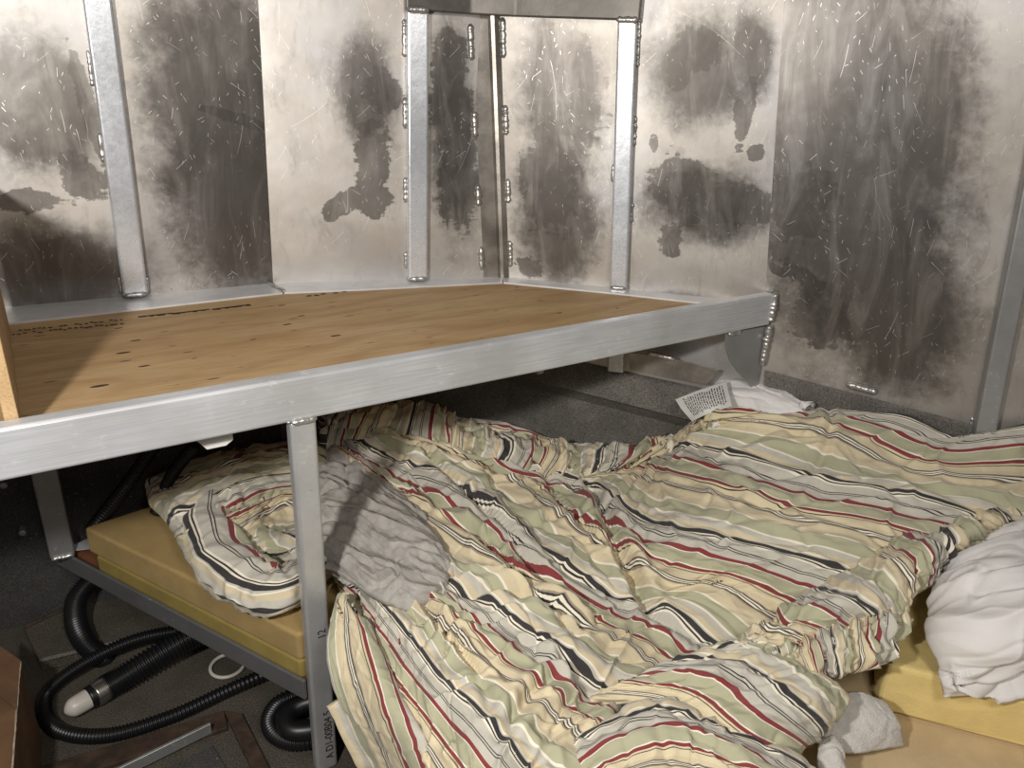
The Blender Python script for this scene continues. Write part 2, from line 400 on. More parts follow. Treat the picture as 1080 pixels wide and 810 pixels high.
class Wall:
    def __init__(s, a, b):
        s.a, s.b = hl[a], hl[b]
        s.p = s.a(ZP); e = s.b(ZP) - s.p; s.len = np.linalg.norm(e); s.e = e / s.len
        t = ((s.a(ZP+1) - s.a(ZP)) + (s.b(ZP+1) - s.b(ZP))) / 2
        s.n = unit(np.cross(s.e, t)); 
        if s.n[1] > 0: s.n = -s.n
        s.t = unit(t)
    def hit(s, x, y, off=0.): return onplane(x, y, s.p + s.n * off, s.n)
    def at(s, f, z): return s.a(z) * (1 - f) + s.b(z) * f
    def uv(s, x, y):
        q = s.hit(x, y); z = q[2]; a, b = s.a(z), s.b(z); f = ((q - a) @ (b - a)) / ((b - a) @ (b - a))
        return f * s.len, z
    def build(s, name, stains_reflections, label, seed):
        st = []
        for (x, y, rx, ry, ang, soft) in stains_reflections:
            u, v = s.uv(x, y); u1, _ = s.uv(x + rx, y); _, v1 = s.uv(x, y + ry)
            st.append((u, v, abs(u1 - u), abs(v1 - v), math.radians(ang), soft))
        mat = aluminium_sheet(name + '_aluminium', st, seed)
        nx, nz = 24, 30; verts = []; uvs = []
        for j in range(nz + 1):
            z = ZLO + (ZHI - ZLO) * j / nz
            for i in range(nx + 1):
                f = i / nx; q = s.at(f, z)
                ed = min(1, 6 * min(f, 1 - f))
                q = q + s.n * .0025 * ed * float(perlin(f * s.len * 3.5, z * 3, seed * 5.1))
                verts.append(q); uvs.append((f * s.len, z))
        faces = [(j*(nx+1)+i, j*(nx+1)+i+1, (j+1)*(nx+1)+i+1, (j+1)*(nx+1)+i) for j in range(nz) for i in range(nx)]
        o = pydata(name, verts, faces, None, None, True)
        o.data.materials.append(mat)
        ul = o.data.uv_layers.new(name='sheet')
        for lp in o.data.loops: ul.data[lp.index].uv = uvs[lp.vertex_index]
        sd = o.modifiers.new('thickness', 'SOLIDIFY'); sd.thickness = .005; sd.offset = 1 if s.flip() else -1; sd.use_rim = False
        return tag(o, label, kind='structure')
    def flip(s): return True
WA, WB, WC, WD = Wall('LL', 'KL'), Wall('KL', 'ST'), Wall('ST', 'KR'), Wall('KR', 'RR')
wall_left = WA.build('wall_left', [(60, 110, 45, 90, 8, 1), (20, 110, 60, 90, 0, 1), (95, 120, 10, 70, 8, 0), (85, 190, 25, 28, 0, 0), (30, 210, 40, 12, 0, 0), (240, 140, 95, 200, 5, 1), (250, 90, 75, 110, 0, 1), (250, 220, 75, 130, 6, 1), (250, 125, 45, 7, -16, 0), (60, 290, 120, 60, 0, 1)],  # soft ellipses paint the dark reflection; the last paints the board's shadow
                     'stained aluminium hull panel at the far left behind the shelf, dark reflection and shadow painted in', 1)
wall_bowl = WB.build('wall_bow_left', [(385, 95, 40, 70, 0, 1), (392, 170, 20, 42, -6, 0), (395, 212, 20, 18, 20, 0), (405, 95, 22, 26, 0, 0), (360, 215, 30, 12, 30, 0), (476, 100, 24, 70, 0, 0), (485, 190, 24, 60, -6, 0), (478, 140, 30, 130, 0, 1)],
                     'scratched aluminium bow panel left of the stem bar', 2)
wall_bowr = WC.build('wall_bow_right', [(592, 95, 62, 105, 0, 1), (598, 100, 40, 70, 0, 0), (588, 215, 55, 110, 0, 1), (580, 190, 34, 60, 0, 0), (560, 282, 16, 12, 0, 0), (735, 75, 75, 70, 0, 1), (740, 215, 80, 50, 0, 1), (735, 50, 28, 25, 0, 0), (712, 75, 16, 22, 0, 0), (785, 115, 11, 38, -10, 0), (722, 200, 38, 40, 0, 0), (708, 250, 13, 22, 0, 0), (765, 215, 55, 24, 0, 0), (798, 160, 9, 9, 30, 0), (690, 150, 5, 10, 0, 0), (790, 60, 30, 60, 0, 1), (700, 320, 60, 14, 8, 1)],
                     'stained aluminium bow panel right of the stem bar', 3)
wall_right = WD.build('wall_right', [(885, 70, 150, 230, 0, 1), (880, 10, 140, 160, 0, 1), (960, 120, 90, 150, 0, 1), (900, 220, 140, 190, 0, 1), (950, 330, 90, 110, 0, 1), (835, 120, 40, 190, 0, 1), (842, 212, 42, 36, 0, 0), (850, 292, 30, 12, -25, 0), (864, 335, 28, 40, 0, 0), (840, 60, 25, 70, 0, 1), (820, 285, 14, 6, -30, 0), (890, 345, 24, 12, -30, 0)],  # soft ellipses paint this panel's dark reflection into its colour
                      'large scratched and stained aluminium hull panel on the right, dark reflections painted in', 4)

# frames on the hull
def rib(wall, wobj, face_px, width, depth, z0, z1, beads=(), mat='stud'):
    """face_px: two pixels on the centre line of the front face"""
    q0, q1 = wall.hit(*face_px[0], depth), wall.hit(*face_px[1], depth)
    t = unit(q1 - q0); t = t if t[2] > 0 else -t
    f = lambda z: q0 + t * ((z - q0[2]) / t[2])
    a, b = f(z0), f(z1)
    o = box_axes('frame_rib', (a + b) / 2 - wall.n * depth / 2, wall.e * width / 2, wall.n * depth / 2, (b - a) / 2, MT[mat], wobj, .006, 3)
    for (side, za, zb) in beads:
        pa, pb = f(za) - wall.n * (depth - .003) + wall.e * side * (width / 2 + .003), f(zb) - wall.n * (depth - .003) + wall.e * side * (width / 2 + .003)
        bead(pa, pb, .0065, o)
    return f, o
fA, rA = rib(WA, wall_left, ((103, 0), (143, 308)), .058, .035, ZP + .012, ZHI, [(-1, 1.50, 1.58), (-1, 1.33, 1.40), (-1, 1.68, 1.76), (-1, 1.005, 1.05), (1, 1.0, 1.045)])
fB, rB = rib(WB, wall_bowl, ((441, 16), (441, 296)), .056, .040, ZP + .01, 1.71, [(-1, 1.42, 1.50), (-1, 1.22, 1.29), (-1, 1.03, 1.08), (-1, 1.60, 1.69)])
fC, rC = rib(WC, wall_bowr, ((662, 12), (652, 304)),   .050, .045, .74, 1.71, [(1, 1.40, 1.48), (1, 1.19, 1.25), (1, 1.60, 1.72), (-1, 1.3, 1.35)])
fD, rD = rib(WD, wall_right, ((1071, 300), (1040, 455)), .050, .050, .45, ZHI, [(1, 1.02, 1.10), (1, .70, .76), (-1, .72, .75)], 'tube_dull')
for f, o, wl, wd, dp in ((fA, rA, WA, .058, .035), (fB, rB, WB, .056, .04), (fC, rC, WC, .05, .045)):
    q = f(ZP + .016); bead(q - wl.e * wd * .45, q + wl.e * wd * .45, .007, o)
# thin seam on the left panel
q0, q1 = WA.hit(150, 0, .004), WA.hit(181, 306, .004)
tube('seam', [q0 + (q0 - q1) * .8, q0, q1], .0013, MT['black_matte'], wall_left, 6, 12)
# stem bar with stitch welds
st = lambda z: hl['ST'](z)
nS = unit(WB.n + WC.n)
def stem_bar():
    eB, eC = -WB.e, WC.e
    prof = lambda z: [st(z) + eB * .062, st(z) + eB * .060 + WB.n * .006, st(z) + eB * .014 + nS * .007, st(z) + eB * .006 + nS * .019, st(z) + eC * .004 + nS * .021, st(z) + eC * .018 + nS * .010, st(z) + eC * .024]
    zs = [ZP + .005, 1.45, 1.715]; v = []; f = []
    for z in zs: v += prof(z)
    n = 7
    for j in range(2):
        for i in range(n - 1): f.append((j*n+i, j*n+i+1, (j+1)*n+i+1, (j+1)*n+i))
    f += [tuple(range(n)), tuple(2*n+i for i in range(n))[::-1]]
    o = pydata('stem_bar', v, f, MT['stem'], wall_bowr)
    for za, zb in ((1.60, 1.69), (1.40, 1.47), (1.21, 1.27), (1.02, 1.09)):
        bead(st(za) + eB * .066 + WB.n * .006, st(zb) + eB * .066 + WB.n * .006, .009, o)
        bead(st(za + .01) + eC * .028 + WC.n * .004, st(zb + .02) + eC * .028 + WC.n * .004, .009, o)
stem_bar()
# breasthook across the top of the bow
def breasthook():
    zt = 1.712
    a = fB(zt) - WB.e * .03; b = st(zt) + nS * .03 ; c = fC(zt) + WC.e * .03
    top = [a, b + WB.e * -.06, b + WC.e * .06, c]
    back = [c - WC.n * .05, st(zt) + nS * .004, a - WB.n * .045]
    return prism('breasthook', top + back, V(0, 0, .06), MT['hook'], wall_bowr, .004)
bh = breasthook()
q = fB(1.712); bead(q - WB.e * .028 + WB.n * .004, q + WB.e * .028 + WB.n * .004, .008, bh)
q = fC(1.712); bead(q - WC.e * .028 + WC.n * .004, q + WC.e * .028 + WC.n * .004, .008, bh)

# ------------------------------------------------------------------ floor and lower hull lining
floor = pydata('floor', [(-3.2, -1.2, 0), (3.2, -1.2, 0), (3.2, 3.4, 0), (-3.2, 3.4, 0)], [(0, 1, 2, 3)], MT['carpet_floor'])
tag(floor, 'brown-grey ribbed carpet on the cabin sole', kind='structure')
def liner(name, wall, f0, f1, top, crease, mat, label, proud=.012, under=.012):
    """top, crease: z as functions of f; the lining is proud above the crease and undercut below it"""
    vs_ = []; n = 16
    for i in range(n + 1):
        f = f0 + (f1 - f0) * i / n; zt, zc = top(f), crease(f)
        vs_ += [wall.at(f, zt) + wall.n * .006, wall.at(f, zt - .008) + wall.n * .012, wall.at(f, zc) + wall.n * proud, wall.at(f, zc - .012) + wall.n * (under + (proud - under) * .6), wall.at(f, zc - .05) + wall.n * under, wall.at(f, 0) + wall.n * under]
    m = 6
    fs = [(i*m+k, (i+1)*m+k, (i+1)*m+k+1, i*m+k+1) for i in range(n) for k in range(m - 1)]
    o = pydata(name, vs_, fs, MT[mat], None, False)
    sd = o.modifiers.new('pile', 'SOLIDIFY'); sd.thickness = .004; sd.offset = 0
    return tag(o, label, kind='structure')
def zline(wall, p, q):
    (ua, za), (ub, zb) = wall.uv(*p), wall.uv(*q)
    return lambda f: za + (zb - za) * (f * wall.len - ua) / (ub - ua)
K_ = lambda z: (lambda f: z)
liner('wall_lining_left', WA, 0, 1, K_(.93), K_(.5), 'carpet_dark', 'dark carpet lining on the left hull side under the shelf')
liner('wall_lining_bow_left', WB, 0, 1, lambda f: .93 - .10 * f, K_(.70), 'carpet_wall', 'speckled carpet lining left of the bow under the shelf', .06)
liner('wall_lining_bow_right', WC, 0, 1, zline(WC, (610, 380), (750, 411)), zline(WC, (566, 393), (700, 427)), 'carpet_wall', 'grey speckled carpet lining right of the bow under the shelf', .06)
liner('wall_lining_right', WD, .01, 1, zline(WD, (840, 398), (1000, 440)), K_(.6), 'carpet_wall', 'speckled carpet strip below the right hull panel')
flq = [WC.hit(x, y, .075) for x, y in ((663, 372), (700, 376), (758, 390), (752, 399), (745, 406), (700, 398), (664, 390))]
prism('flashing', flq, -WC.n * .004, MT['stem'], wall_bowr, .001)
bead(WC.hit(683, 372, .078), WC.hit(712, 379, .078), .008, wall_bowr)
wq = [WD.hit(x, y, .016) for x, y in ((893, 405), (925, 414))]
bead(wq[0], wq[1], .010, wall_right)

# ------------------------------------------------------------------ bunk frame (beam, post, rail, ledges)
BW = .035                                        # beam thickness
P0 = A0 + NB_ * BW                               # outer face of the beam
frame = empty('welded_bunk', tuple(V(P0[0] + D[0] * .46, P0[1] + D[1] * .46, 0)), 'welded aluminium bunk frame with a long shelf beam on a square post', 'bunk frame')
MT['beam'] = brushed('brushed_beam', D)
bl0, bl1 = -.9, np.linalg.norm(B0 - A0) - .002
beam = box_axes('shelf_beam', A0 + D * (bl0 + bl1) / 2 + NB_ * BW / 2 - Z * HB / 2, D * (bl1 - bl0) / 2, NB_ * BW / 2, Z * HB / 2, MT['beam'], frame, .006, 3)
pa = .4745; pw, pd = .052, .034                  # post
pc = A0 + D * pa + NB_ * (BW - pd / 2); pc[2] = 0
post = box_axes('post', pc + Z * (ZB - HB) / 2, D * pw / 2, NB_ * pd / 2, Z * (ZB - HB) / 2, MT['tube'], frame, .008, 4)
tp = pc + Z * (ZB - HB)
bead(tp - D * .024 + NB_ * .019, tp + D * .026 + NB_ * .019, .006, post)
bead(tp - D * .027 - NB_ * .015, tp - D * .027 + NB_ * .016, .006, post)
# welds at the hull end of the beam
e1 = A0 + D * bl1 + NB_ * BW
bead(e1 + V(0, 0, .004), e1 - Z * (HB - .01), .010, beam); bead(e1 - Z * HB, e1 - Z * (HB + .125), .010, beam)
# rounded gusset plate under the beam end
gp = []
for (x, y) in ((766, 352), (766, 366), (770, 380), (778, 392), (789, 404), (797, 414), (800, 405), (806, 375), (810, 344)):
    gp.append(onplane(x, y, P0 - NB_ * .012, NB_))
gus = prism('gusset_plate', gp, -NB_ * .006, MT['tube_dull'], frame, .001)
bead(gp[0] + NB_ * .003 + V(.004, 0, 0), gp[0] + D * .055 + NB_ * .004, .007, gus)
# lower rail from the post to the hull
r0 = gz(320, 719, ZR); r1 = gz(56, 578, ZR); rd = unit(r1 - r0); rn = V(-rd[1], rd[0], 0)
if rn @ (CAM - r0) < 0: rn = -rn
RH = .055
rail = box_axes('lower_rail', (r0 + r1) / 2 - rn * .0045 - Z * RH / 2, (r1 - r0) / 2, rn * .0045, Z * RH / 2, MT['rail'], frame, .002, 2)
bead(r1 - rn * .002 + Z * .003, r1 - rn * .032 + Z * .004, .008, rail)
# inner ledge angles along the hull (the ply rests inside them)
def ledge(wall, f0, f1, wd, name='ledge_angle'):
    a, b = wall.at(f0, ZP), wall.at(f1, ZP)
    n = V(wall.n[0], wall.n[1], 0); n = unit(n)
    return prism(name, [a + n * .001, b + n * .001, b + n * wd, a + n * wd], V(0, 0, .006), MT['ledge'], frame, .001)
def ledge_poly(low, wpts):
    pts = [gz(x, y, ZP + .005) for x, y in low] + [w_.at(f, ZP + .005) + w_.n * .001 for w_, f in wpts[::-1]]
    return prism('ledge_angle', pts, V(0, 0, -.0048), MT['ledge'], frame)
fa = lambda x, y: WA.uv(x, y)[0] / WA.len
lgA = ledge_poly([(-40, 346), (8, 340.5), (120, 328.5), (265, 312), (298, 308.5)], [(WA, .45), (WA, .999)])
lgB = ledge_poly([(300, 308.3), (380, 305), (440, 302), (530, 297.5)], [(WB, .004), (WB, 1)])
lgC = ledge_poly([(531, 297.5), (650, 309), (752, 320.5)], [(WC, .0), (WC, .95)])
bead(WA.at(.99, ZP + .006) + WA.n * .006, gz(300, 307, ZP + .006), .006, lgA)
# joists under the shelf that show as brackets below the beam
def bracket(px, w_, h, mat, off=.03, flare=0):
    q = onplane(px[0], px[1], A0 - NB_ * off, NB_)
    pts = [q, q + D * w_, q + D * w_ - Z * h * .7, q + D * (w_ * .8) - Z * h, q + D * (w_ * flare) - Z * h]
    return prism('hanger_bracket', pts, -NB_ * .012, MT[mat], frame, .001)
bracket((204, 462), .070, .030, 'paint_white', .02, .3); bracket((566, 385), .030, .030, 'tube_dull', .25, .2); bracket((474, 400), .030, .022, 'paint_white', .1, .4)
# frame tube of the hull carrying the rail on the left
fL, rL = rib(WA, wall_left, ((47, 500), (63, 572)), .060, .04, ZR + .004, .92, (), 'tube_dull')
q = fL(ZR + .006); bead(q - WA.e * .028, q + WA.e * .028, .007, rL)
# printed characters on the post
def text_obj(name, body, size, mat, parent, origin, xdir, ydir):
    cu = bpy.data.curves.new(name, 'FONT'); cu.body = body; cu.size = size; cu.extrude = .0002; cu.align_y = 'CENTER'
    t = bpy.data.objects.new(name, cu); C.objects.link(t)
    dg = bpy.context.evaluated_depsgraph_get(); me = bpy.data.meshes.new_from_object(t.evaluated_get(dg))
    bpy.data.objects.remove(t); bpy.data.curves.remove(cu)
    X, Y = unit(xdir), unit(ydir); N = np.cross(X, Y)
    for v in me.vertices:
        c = np.array(v.co); v.co = tuple(origin + X * c[0] + Y * c[1] + N * (c[2] + .0006))
    me.materials.clear()
    return place(name, me, mat, parent)
fc = pc + NB_ * pd / 2 + D * .008
text_obj('printed_code', 'A D1-00B04 5', .026, MT['ink'], post, V(fc[0], fc[1], .035), Z, -D)
text_obj('printed_code', '12', .026, MT['ink'], post, V(fc[0], fc[1], .40), Z, -D)

# ------------------------------------------------------------------ plywood shelf
MT['ply'] = plywood('plywood', D)
inner = A0 - NB_ * .001
lip = .006
def off_in(wall, f, d): 
    n = unit(V(wall.n[0], wall.n[1], 0)); return wall.at(f, ZP) + n * d
cR = inner + D * (bl1 - .085); cR[2] = ZP
pl = [V(*(inner + D * -.85)[:2], ZP), cR, off_in(WC, .93, .024), off_in(WC, .0, .022), off_in(WB, .0, .022), off_in(WA, .35, .03)]
ply = empty('plywood_shelf', tuple(pl[0]), 'bare plywood sheet lying on the shelf frame above the bed', 'plywood')
prism('sheet', pl, V(0, 0, -.018), MT['ply'], ply)
# stamped marks on the sheet
def marks():
    v, f = [], []
    def dash(x, y, lx, ly):
        q = [gz(x - lx, y, ZP + .0006), gz(x + lx, y - lx * .12, ZP + .0006), gz(x + lx, y + ly - lx * .12, ZP + .0006), gz(x - lx, y + ly, ZP + .0006)]
        k = len(v); v.extend(q); f.append((k, k+1, k+2, k+3))
    for r in range(2):
        for i in range(22):
            if rnd.random() < .85: dash(14 + i * 5.4 + rnd.random() * 2, 349 - i * .55 + r * 4 - (rnd.random() * 1.5), 1.5 + rnd.random(), 1.0)
    for x0, x1, y0, y1 in ((148, 180, 333.5, 330), (184, 219, 330, 326), (226, 262, 325.5, 321)):
        for i in range(9):
            t = i / 8; dash(x0 + (x1 - x0) * t, y0 + (y1 - y0) * t, 2.3, .8 + rnd.random())
    for x, y in ((326, 311.5), (334, 311), (341, 309.5), (354, 308.5), (363, 307)): dash(x, y, 2.5, 1.1)
    o = pydata('printed_marks', v, f, MT['ink'], ply); return tag(o, kind='stuff')
marks()
for (x, y, s) in ((152, 386, 6), (105, 407, 9), (125, 346, 5), (143, 359, 6), (130, 372, 8), (354, 354, 7), (318, 333, 5), (303, 342, 6), (297, 322, 5), (590, 330, 5), (651, 325, 4), (545, 303, 4), (267, 358, 4), (205, 378, 3)):
    q = gz(x, y, ZP + .0004); n = 10
    pydata('knot', [q + D * (s * .0019 * math.cos(a)) + NB_ * (s * .0006 * math.sin(a)) for a in np.linspace(0, 2*math.pi, n, False)], [tuple(range(n))], MT['knot'], ply)

# board standing across the shelf at the far left
bq0 = gz(20, 441, ZB - .002); bq1 = gz(9, 340, ZP); bd = unit(V(*(bq1 - bq0)[:2], 0)); bn = V(bd[1], -bd[0], 0)
if bn @ V(1, 0, 0) < 0: bn = -bn
bL = np.linalg.norm((bq1 - bq0)[:2]) - .02
MT['ply_board'] = plywood('plywood_board', Z)
b0 = V(bq0[0], bq0[1], ZP) + bd * .004
bo = box_axes('divider_board', b0 + bd * bL / 2 - bn * .010 + Z * .16, bd * bL / 2, bn * .010, Z * .1595, MT['ply_board'], None, .001, 1)
tag(bo, 'upright plywood board standing on the shelf at the left edge', 'board')

# ------------------------------------------------------------------ lower bunk platform, foams
rdz = unit(V(rd[0], rd[1], 0))
pp = [pc - D * .034 - NB_ * .022, r0 - rn * .0105 + rdz * .02, gz(62, 578, ZR - .012) - rn * .011, WA.at(.62, ZR - .012) + WA.n * .05, WA.at(1, .27) + WA.n * .08, WB.at(1, .27) + nS * .08, WC.at(1, .27) + WC.n * .08, WD.at(1, .27) + WD.n * .05, V(1.9, .45, .27), V(.25, .45, .27), gz(450, 800, .27), gz(380, 690, .27), pc + D * .034 - NB_ * .022]
pp = [V(p[0], p[1], ZR - .013) for p in pp]
plat = prism('bunk_platform', pp, V(0, 0, -.015), MT['ply_red'], None)
tag(plat, 'red-brown board platform of the lower bunk under the foam', 'platform')
wp = prism('hull_strip', [gz(76, 576, ZR + .004), gz(92, 569, ZR + .004), gz(104, 578, ZR + .004), gz(80, 581, ZR + .004)], V(0, 0, .002), MT['ledge'], frame)

def slab(name, pts, z0, z1, mat, label, cat, bev=.012, wob=.004):
    bm = bmesh.new(); n = len(pts)
    a = [bm.verts.new((p[0], p[1], z0)) for p in pts]; b_ = [bm.verts.new((p[0], p[1], z1)) for p in pts]
    bm.faces.new(a[::-1]); bm.faces.new(b_)
    for i in range(n): bm.faces.new((a[i], a[(i+1) % n], b_[(i+1) % n], b_[i]))
    bmesh.ops.recalc_face_normals(bm, faces=bm.faces[:])
    bmesh.ops.bevel(bm, geom=bm.edges[:], offset=bev, segments=3, affect='EDGES', profile=.5)
    bmesh.ops.triangulate(bm, faces=[f for f in bm.faces if len(f.verts) > 4])
    for _ in range(3):
        bmesh.ops.subdivide_edges(bm, edges=[e for e in bm.edges if e.calc_length() > .07], cuts=1, use_grid_fill=False)
        bmesh.ops.triangulate(bm, faces=[f for f in bm.faces if len(f.verts) > 4])
    co = np.array([v.co[:] for v in bm.verts])
    nn = perlin(co[:, 0] * 7, co[:, 1] * 7, co[:, 2] * 9); n2 = perlin(co[:, 0] * 7 + 9, co[:, 1] * 7, co[:, 2] * 9)
    for v, s1, s2 in zip(bm.verts, nn, n2):
        if v.co.z > z0 + .01: v.co += Vector((s1 * wob, s2 * wob, s1 * wob * .5))
    o = bm_obj(name, bm, mat); 
    return tag(o, label, cat)
FT, FM = .400, .322
zb_ = ZR - .0125
RP = r0 - rn * .0125
def rail_pt(x, y): q = onplane(x, y, RP, rn); return V(q[0], q[1], 0)
c0 = rail_pt(89, 559); q1 = rail_pt(304, 664)
pk = [pc - D * .035 - NB_ * .024, pc + D * .034 - NB_ * .024]
far = [V(.0, 2.02, 0), V(-.52, 1.94, 0), gz(168, 530, FT)]
slab('foam_mattress', [c0, q1] + pk + [gz(400, 690, FT), gz(450, 780, FT), V(.62, 1.10, 0), V(.62, 1.90, 0)] + far, FM, FT, MT['foam_tan'], 'tan foam slab on the bunk with its bare corner beside the rail', 'foam', .008)
l0 = rail_pt(104, 600)
slab('olive_foam_mattress', [l0, q1] + [pk[0], pk[1], V(.3, 1.32, 0), V(.3, 1.9, 0), V(-.1, 1.98, 0), V(-.52, 1.93, 0), gz(178, 552, FM)], zb_, FM - .001, MT['foam_olive'], 'olive yellow foam slab underneath the tan foam', 'foam', .006, .002)
slab('cream_mattress', [V(.306, 1.318, 0), gz(400, 700, FM), gz(460, 800, FM), V(.25, .52, 0), V(1.75, .52, 0), V(1.72, 1.46, 0), V(.72, 1.86, 0), V(.306, 1.9, 0)], zb_, FM - .001, MT['mattress'], 'cream mattress showing at the bottom right under the yellow foam', 'mattress', .015)
y0 = gz(938, 702, .448); y1 = gz(1085, 738, .448); yd = unit(y1 - y0)
yb = V(-yd[1], yd[0], 0)
slab('yellow_foam_block', [y0, y0 + yd * .95, y0 + yd * .95 + yb * .42, y0 + yb * .40 + yd * .02], FM + .001, .448, MT['foam_yellow'], 'bright yellow foam block under the big white pillow', 'foam', .012, .006)

# ------------------------------------------------------------------ cloth patches
def cloth(name, ctrl, phase, mat, parent, res=.005, transverse=False, puff=.03, edge=.10, amp=.012, fine=.004, wl=.10, fwl=.035, stretch=2.2, seed=0., thick=.022, pleat=None, warp=.0, folds=()):
    """ctrl: rows x cols of (px, py, z); phase: stripe phase of each row (or column when transverse)"""
    W = np.array([[gz(*c) for c in r] for r in ctrl])
    nr, nc = W.shape[:2]
    Lc = max(np.linalg.norm(np.diff(W, axis=1), axis=2).sum(1)); Lr = max(np.linalg.norm(np.diff(W, axis=0), axis=2).sum(0))
    n_r, n_c = int(min(480, max(30, Lr / res))), int(min(480, max(30, Lc / res)))
    tr, tc = np.linspace(0, nr - 1, n_r), np.linspace(0, nc - 1, n_c)
    G = crs(np.moveaxis(crs(W, tr), 1, 0), tc).transpose(1, 0, 2)          # (n_r, n_c, 3)
    ph = crs(np.array(phase, float).reshape(-1, 1), tc if transverse else tr)[:, 0]
    U = np.broadcast_to(ph[None, :] if transverse else ph[:, None], (n_r, n_c))
    a = np.cumsum(np.r_[0, np.linalg.norm(np.diff(G.mean(1), axis=0), axis=1)]); b_ = np.cumsum(np.r_[0, np.linalg.norm(np.diff(G.mean(0), axis=0), axis=1)])
    aa, bb = np.meshgrid(a, b_, indexing='ij')
    fx, fy = (aa / stretch, bb) if transverse else (aa, bb / stretch)
    wx = fx + .03 * perlin(aa * 7, bb * 7, seed + 3); wy = fy + .03 * perlin(aa * 7 + 5, bb * 7, seed + 8)
    h = amp * (np.clip(ridge(wx / wl, wy / wl, seed), -.6, 1) - .4) * (.55 + .9 * perlin(aa * 4, bb * 4, seed + 21))
    h += amp * .7 * perlin(wx / wl * .55, wy / wl * .55, seed + 40)
    h += fine * np.clip(ridge(wx / fwl * .8, wy / fwl, seed + 11), -.4, 1) * (.5 + perlin(aa * 9, bb * 9, seed + 5))
    cr = perlin(wx / wl * .9 + 7, wy / wl * .9, seed + 70); h -= amp * .55 * np.exp(-(cr / .07) ** 2) * np.clip(.5 + 1.4 * perlin(aa * 5, bb * 5, seed + 31), 0, 1.3)
    cr = perlin(wx / fwl * .55 + 3, wy / fwl * .7, seed + 90); h -= fine * .9 * np.exp(-(cr / .09) ** 2)
    ck = perlin(aa / (fwl * 1.5) + .4 * perlin(aa * 14, bb * 14, seed + 12), bb / (fwl * 2.2) + .5 * perlin(aa * 11, bb * 11, seed + 17), seed + 25)
    h += fine * 1.1 * (np.clip(1 - np.abs(ck) * 3.2, 0, 1) ** 2 - .3)
    if folds:
        for (poly, dep, wid) in folds:
            Q = np.array([gz(x, y, .5)[:2] for x, y in poly]); Qs = crs(Q, np.linspace(0, len(Q) - 1, 60))
            pu = G[..., None, :2] - Qs; d2 = np.sqrt((pu ** 2).sum(-1)); k_ = d2.argmin(-1); dm = d2.min(-1)
            fade = np.sin(np.pi * np.clip((k_ + 1) / 61., .04, .96)) ** .5
            h += fade * dep * (-np.exp(-(dm / wid) ** 2) + .55 * np.exp(-((dm - 2.1 * wid) / (wid * 1.1)) ** 2))
    if pleat is not None:
        pa_, pwl, mask = pleat; pq = (bb, aa) if transverse else (aa, bb)
        h += pa_ * (np.clip(1.1 - 2.6 * np.abs(perlin(pq[0] / pwl + .5 * perlin(aa * 5, bb * 5, seed + 2), pq[1] / pwl / 5, seed + 55)), -.7, 1)) * mask(np.linspace(0, 1, n_r)[:, None], np.linspace(0, 1, n_c)[None, :])
    # rounded borders
    e = np.minimum(np.minimum(aa - a[0], a[-1] - aa), np.minimum(bb - b_[0], b_[-1] - bb)) / edge
    e = np.clip(e, 0, 1); h -= puff * (1 - np.sqrt(1 - (1 - e) ** 2 + 1e-9)) 
    gu, gv = np.gradient(G, axis=0), np.gradient(G, axis=1)
    N = np.cross(gu, gv); N /= np.linalg.norm(N, axis=2)[..., None] + 1e-9
    N *= np.where(N[..., 2:3] < 0, -1, 1)
    G = G + N * h[..., None]
    verts = G.reshape(-1, 3)
    idx = np.arange(n_r * n_c).reshape(n_r, n_c)
    q = np.stack([idx[:-1, :-1], idx[:-1, 1:], idx[1:, 1:], idx[1:, :-1]], -1).reshape(-1, 4)
    # face up
    v0, v1, v3 = verts[q[0]][0], verts[q[0]][1], verts[q[0]][3]
    cz = np.cross(G[n_r//2, n_c//2+1] - G[n_r//2, n_c//2], G[n_r//2+1, n_c//2] - G[n_r//2, n_c//2])[2]
    if cz < 0: q = q[:, ::-1]
    me = bpy.data.meshes.new(name); me.vertices.add(len(verts)); me.vertices.foreach_set('co', verts.astype(np.float32).ravel())
    me.loops.add(q.size); me.loops.foreach_set('vertex_index', q.ravel().astype(np.int32))
    me.polygons.add(len(q)); me.polygons.foreach_set('loop_start', np.arange(0, q.size, 4, dtype=np.int32))
    me.update(calc_edges=True); me.polygons.foreach_set('use_smooth', np.ones(len(q), bool))
    ul = me.uv_layers.new(name='weave')
    wu = U + warp * perlin(aa * 6, bb * 6, seed + 60)
    uvf = np.stack([wu.ravel()[q.ravel()] + 50., bb.ravel()[q.ravel()]], -1).astype(np.float32)
    ul.data.foreach_set('uv', uvf.ravel())
    o = place(name, me, mat, parent)
    sd = o.modifiers.new('loft', 'SOLIDIFY'); sd.thickness = thick; sd.offset = -1
    return o

comf = empty('comforter', tuple(gz(640, 600, .44)), 'crumpled striped comforter in cream, sage, red and navy over the bed', 'comforter')
K = MT['cotton']
def rows(*r): return [[(x, y, z) for (x, y), z in zip(p, zz)] for p, zz in r]
FOLDS = [([(618,498),(634,532),(650,580),(690,628),(740,655)], .030, .016), ([(470,560),(500,578),(546,623),(603,676)], .024, .014), ([(470,634),(520,640),(584,650),(620,668)], .024, .013),
         ([(440,690),(470,672),(520,668)], .016, .010), ([(584,724),(560,745),(527,792)], .020, .012), ([(560,470),(600,540),(660,600),(700,660)], .018, .014), ([(380,452),(450,500),(520,560),(570,620)], .018, .012),
         ([(700,690),(670,735),(645,770)], .022, .014), ([(430,600),(450,650),(500,720),(520,770)], .016, .010), ([(690,480),(640,530),(560,560)], .014, .012), ([(850,470),(860,520),(840,560)], .008, .010), ([(980,470),(1010,500),(1040,520)], .014, .016)]
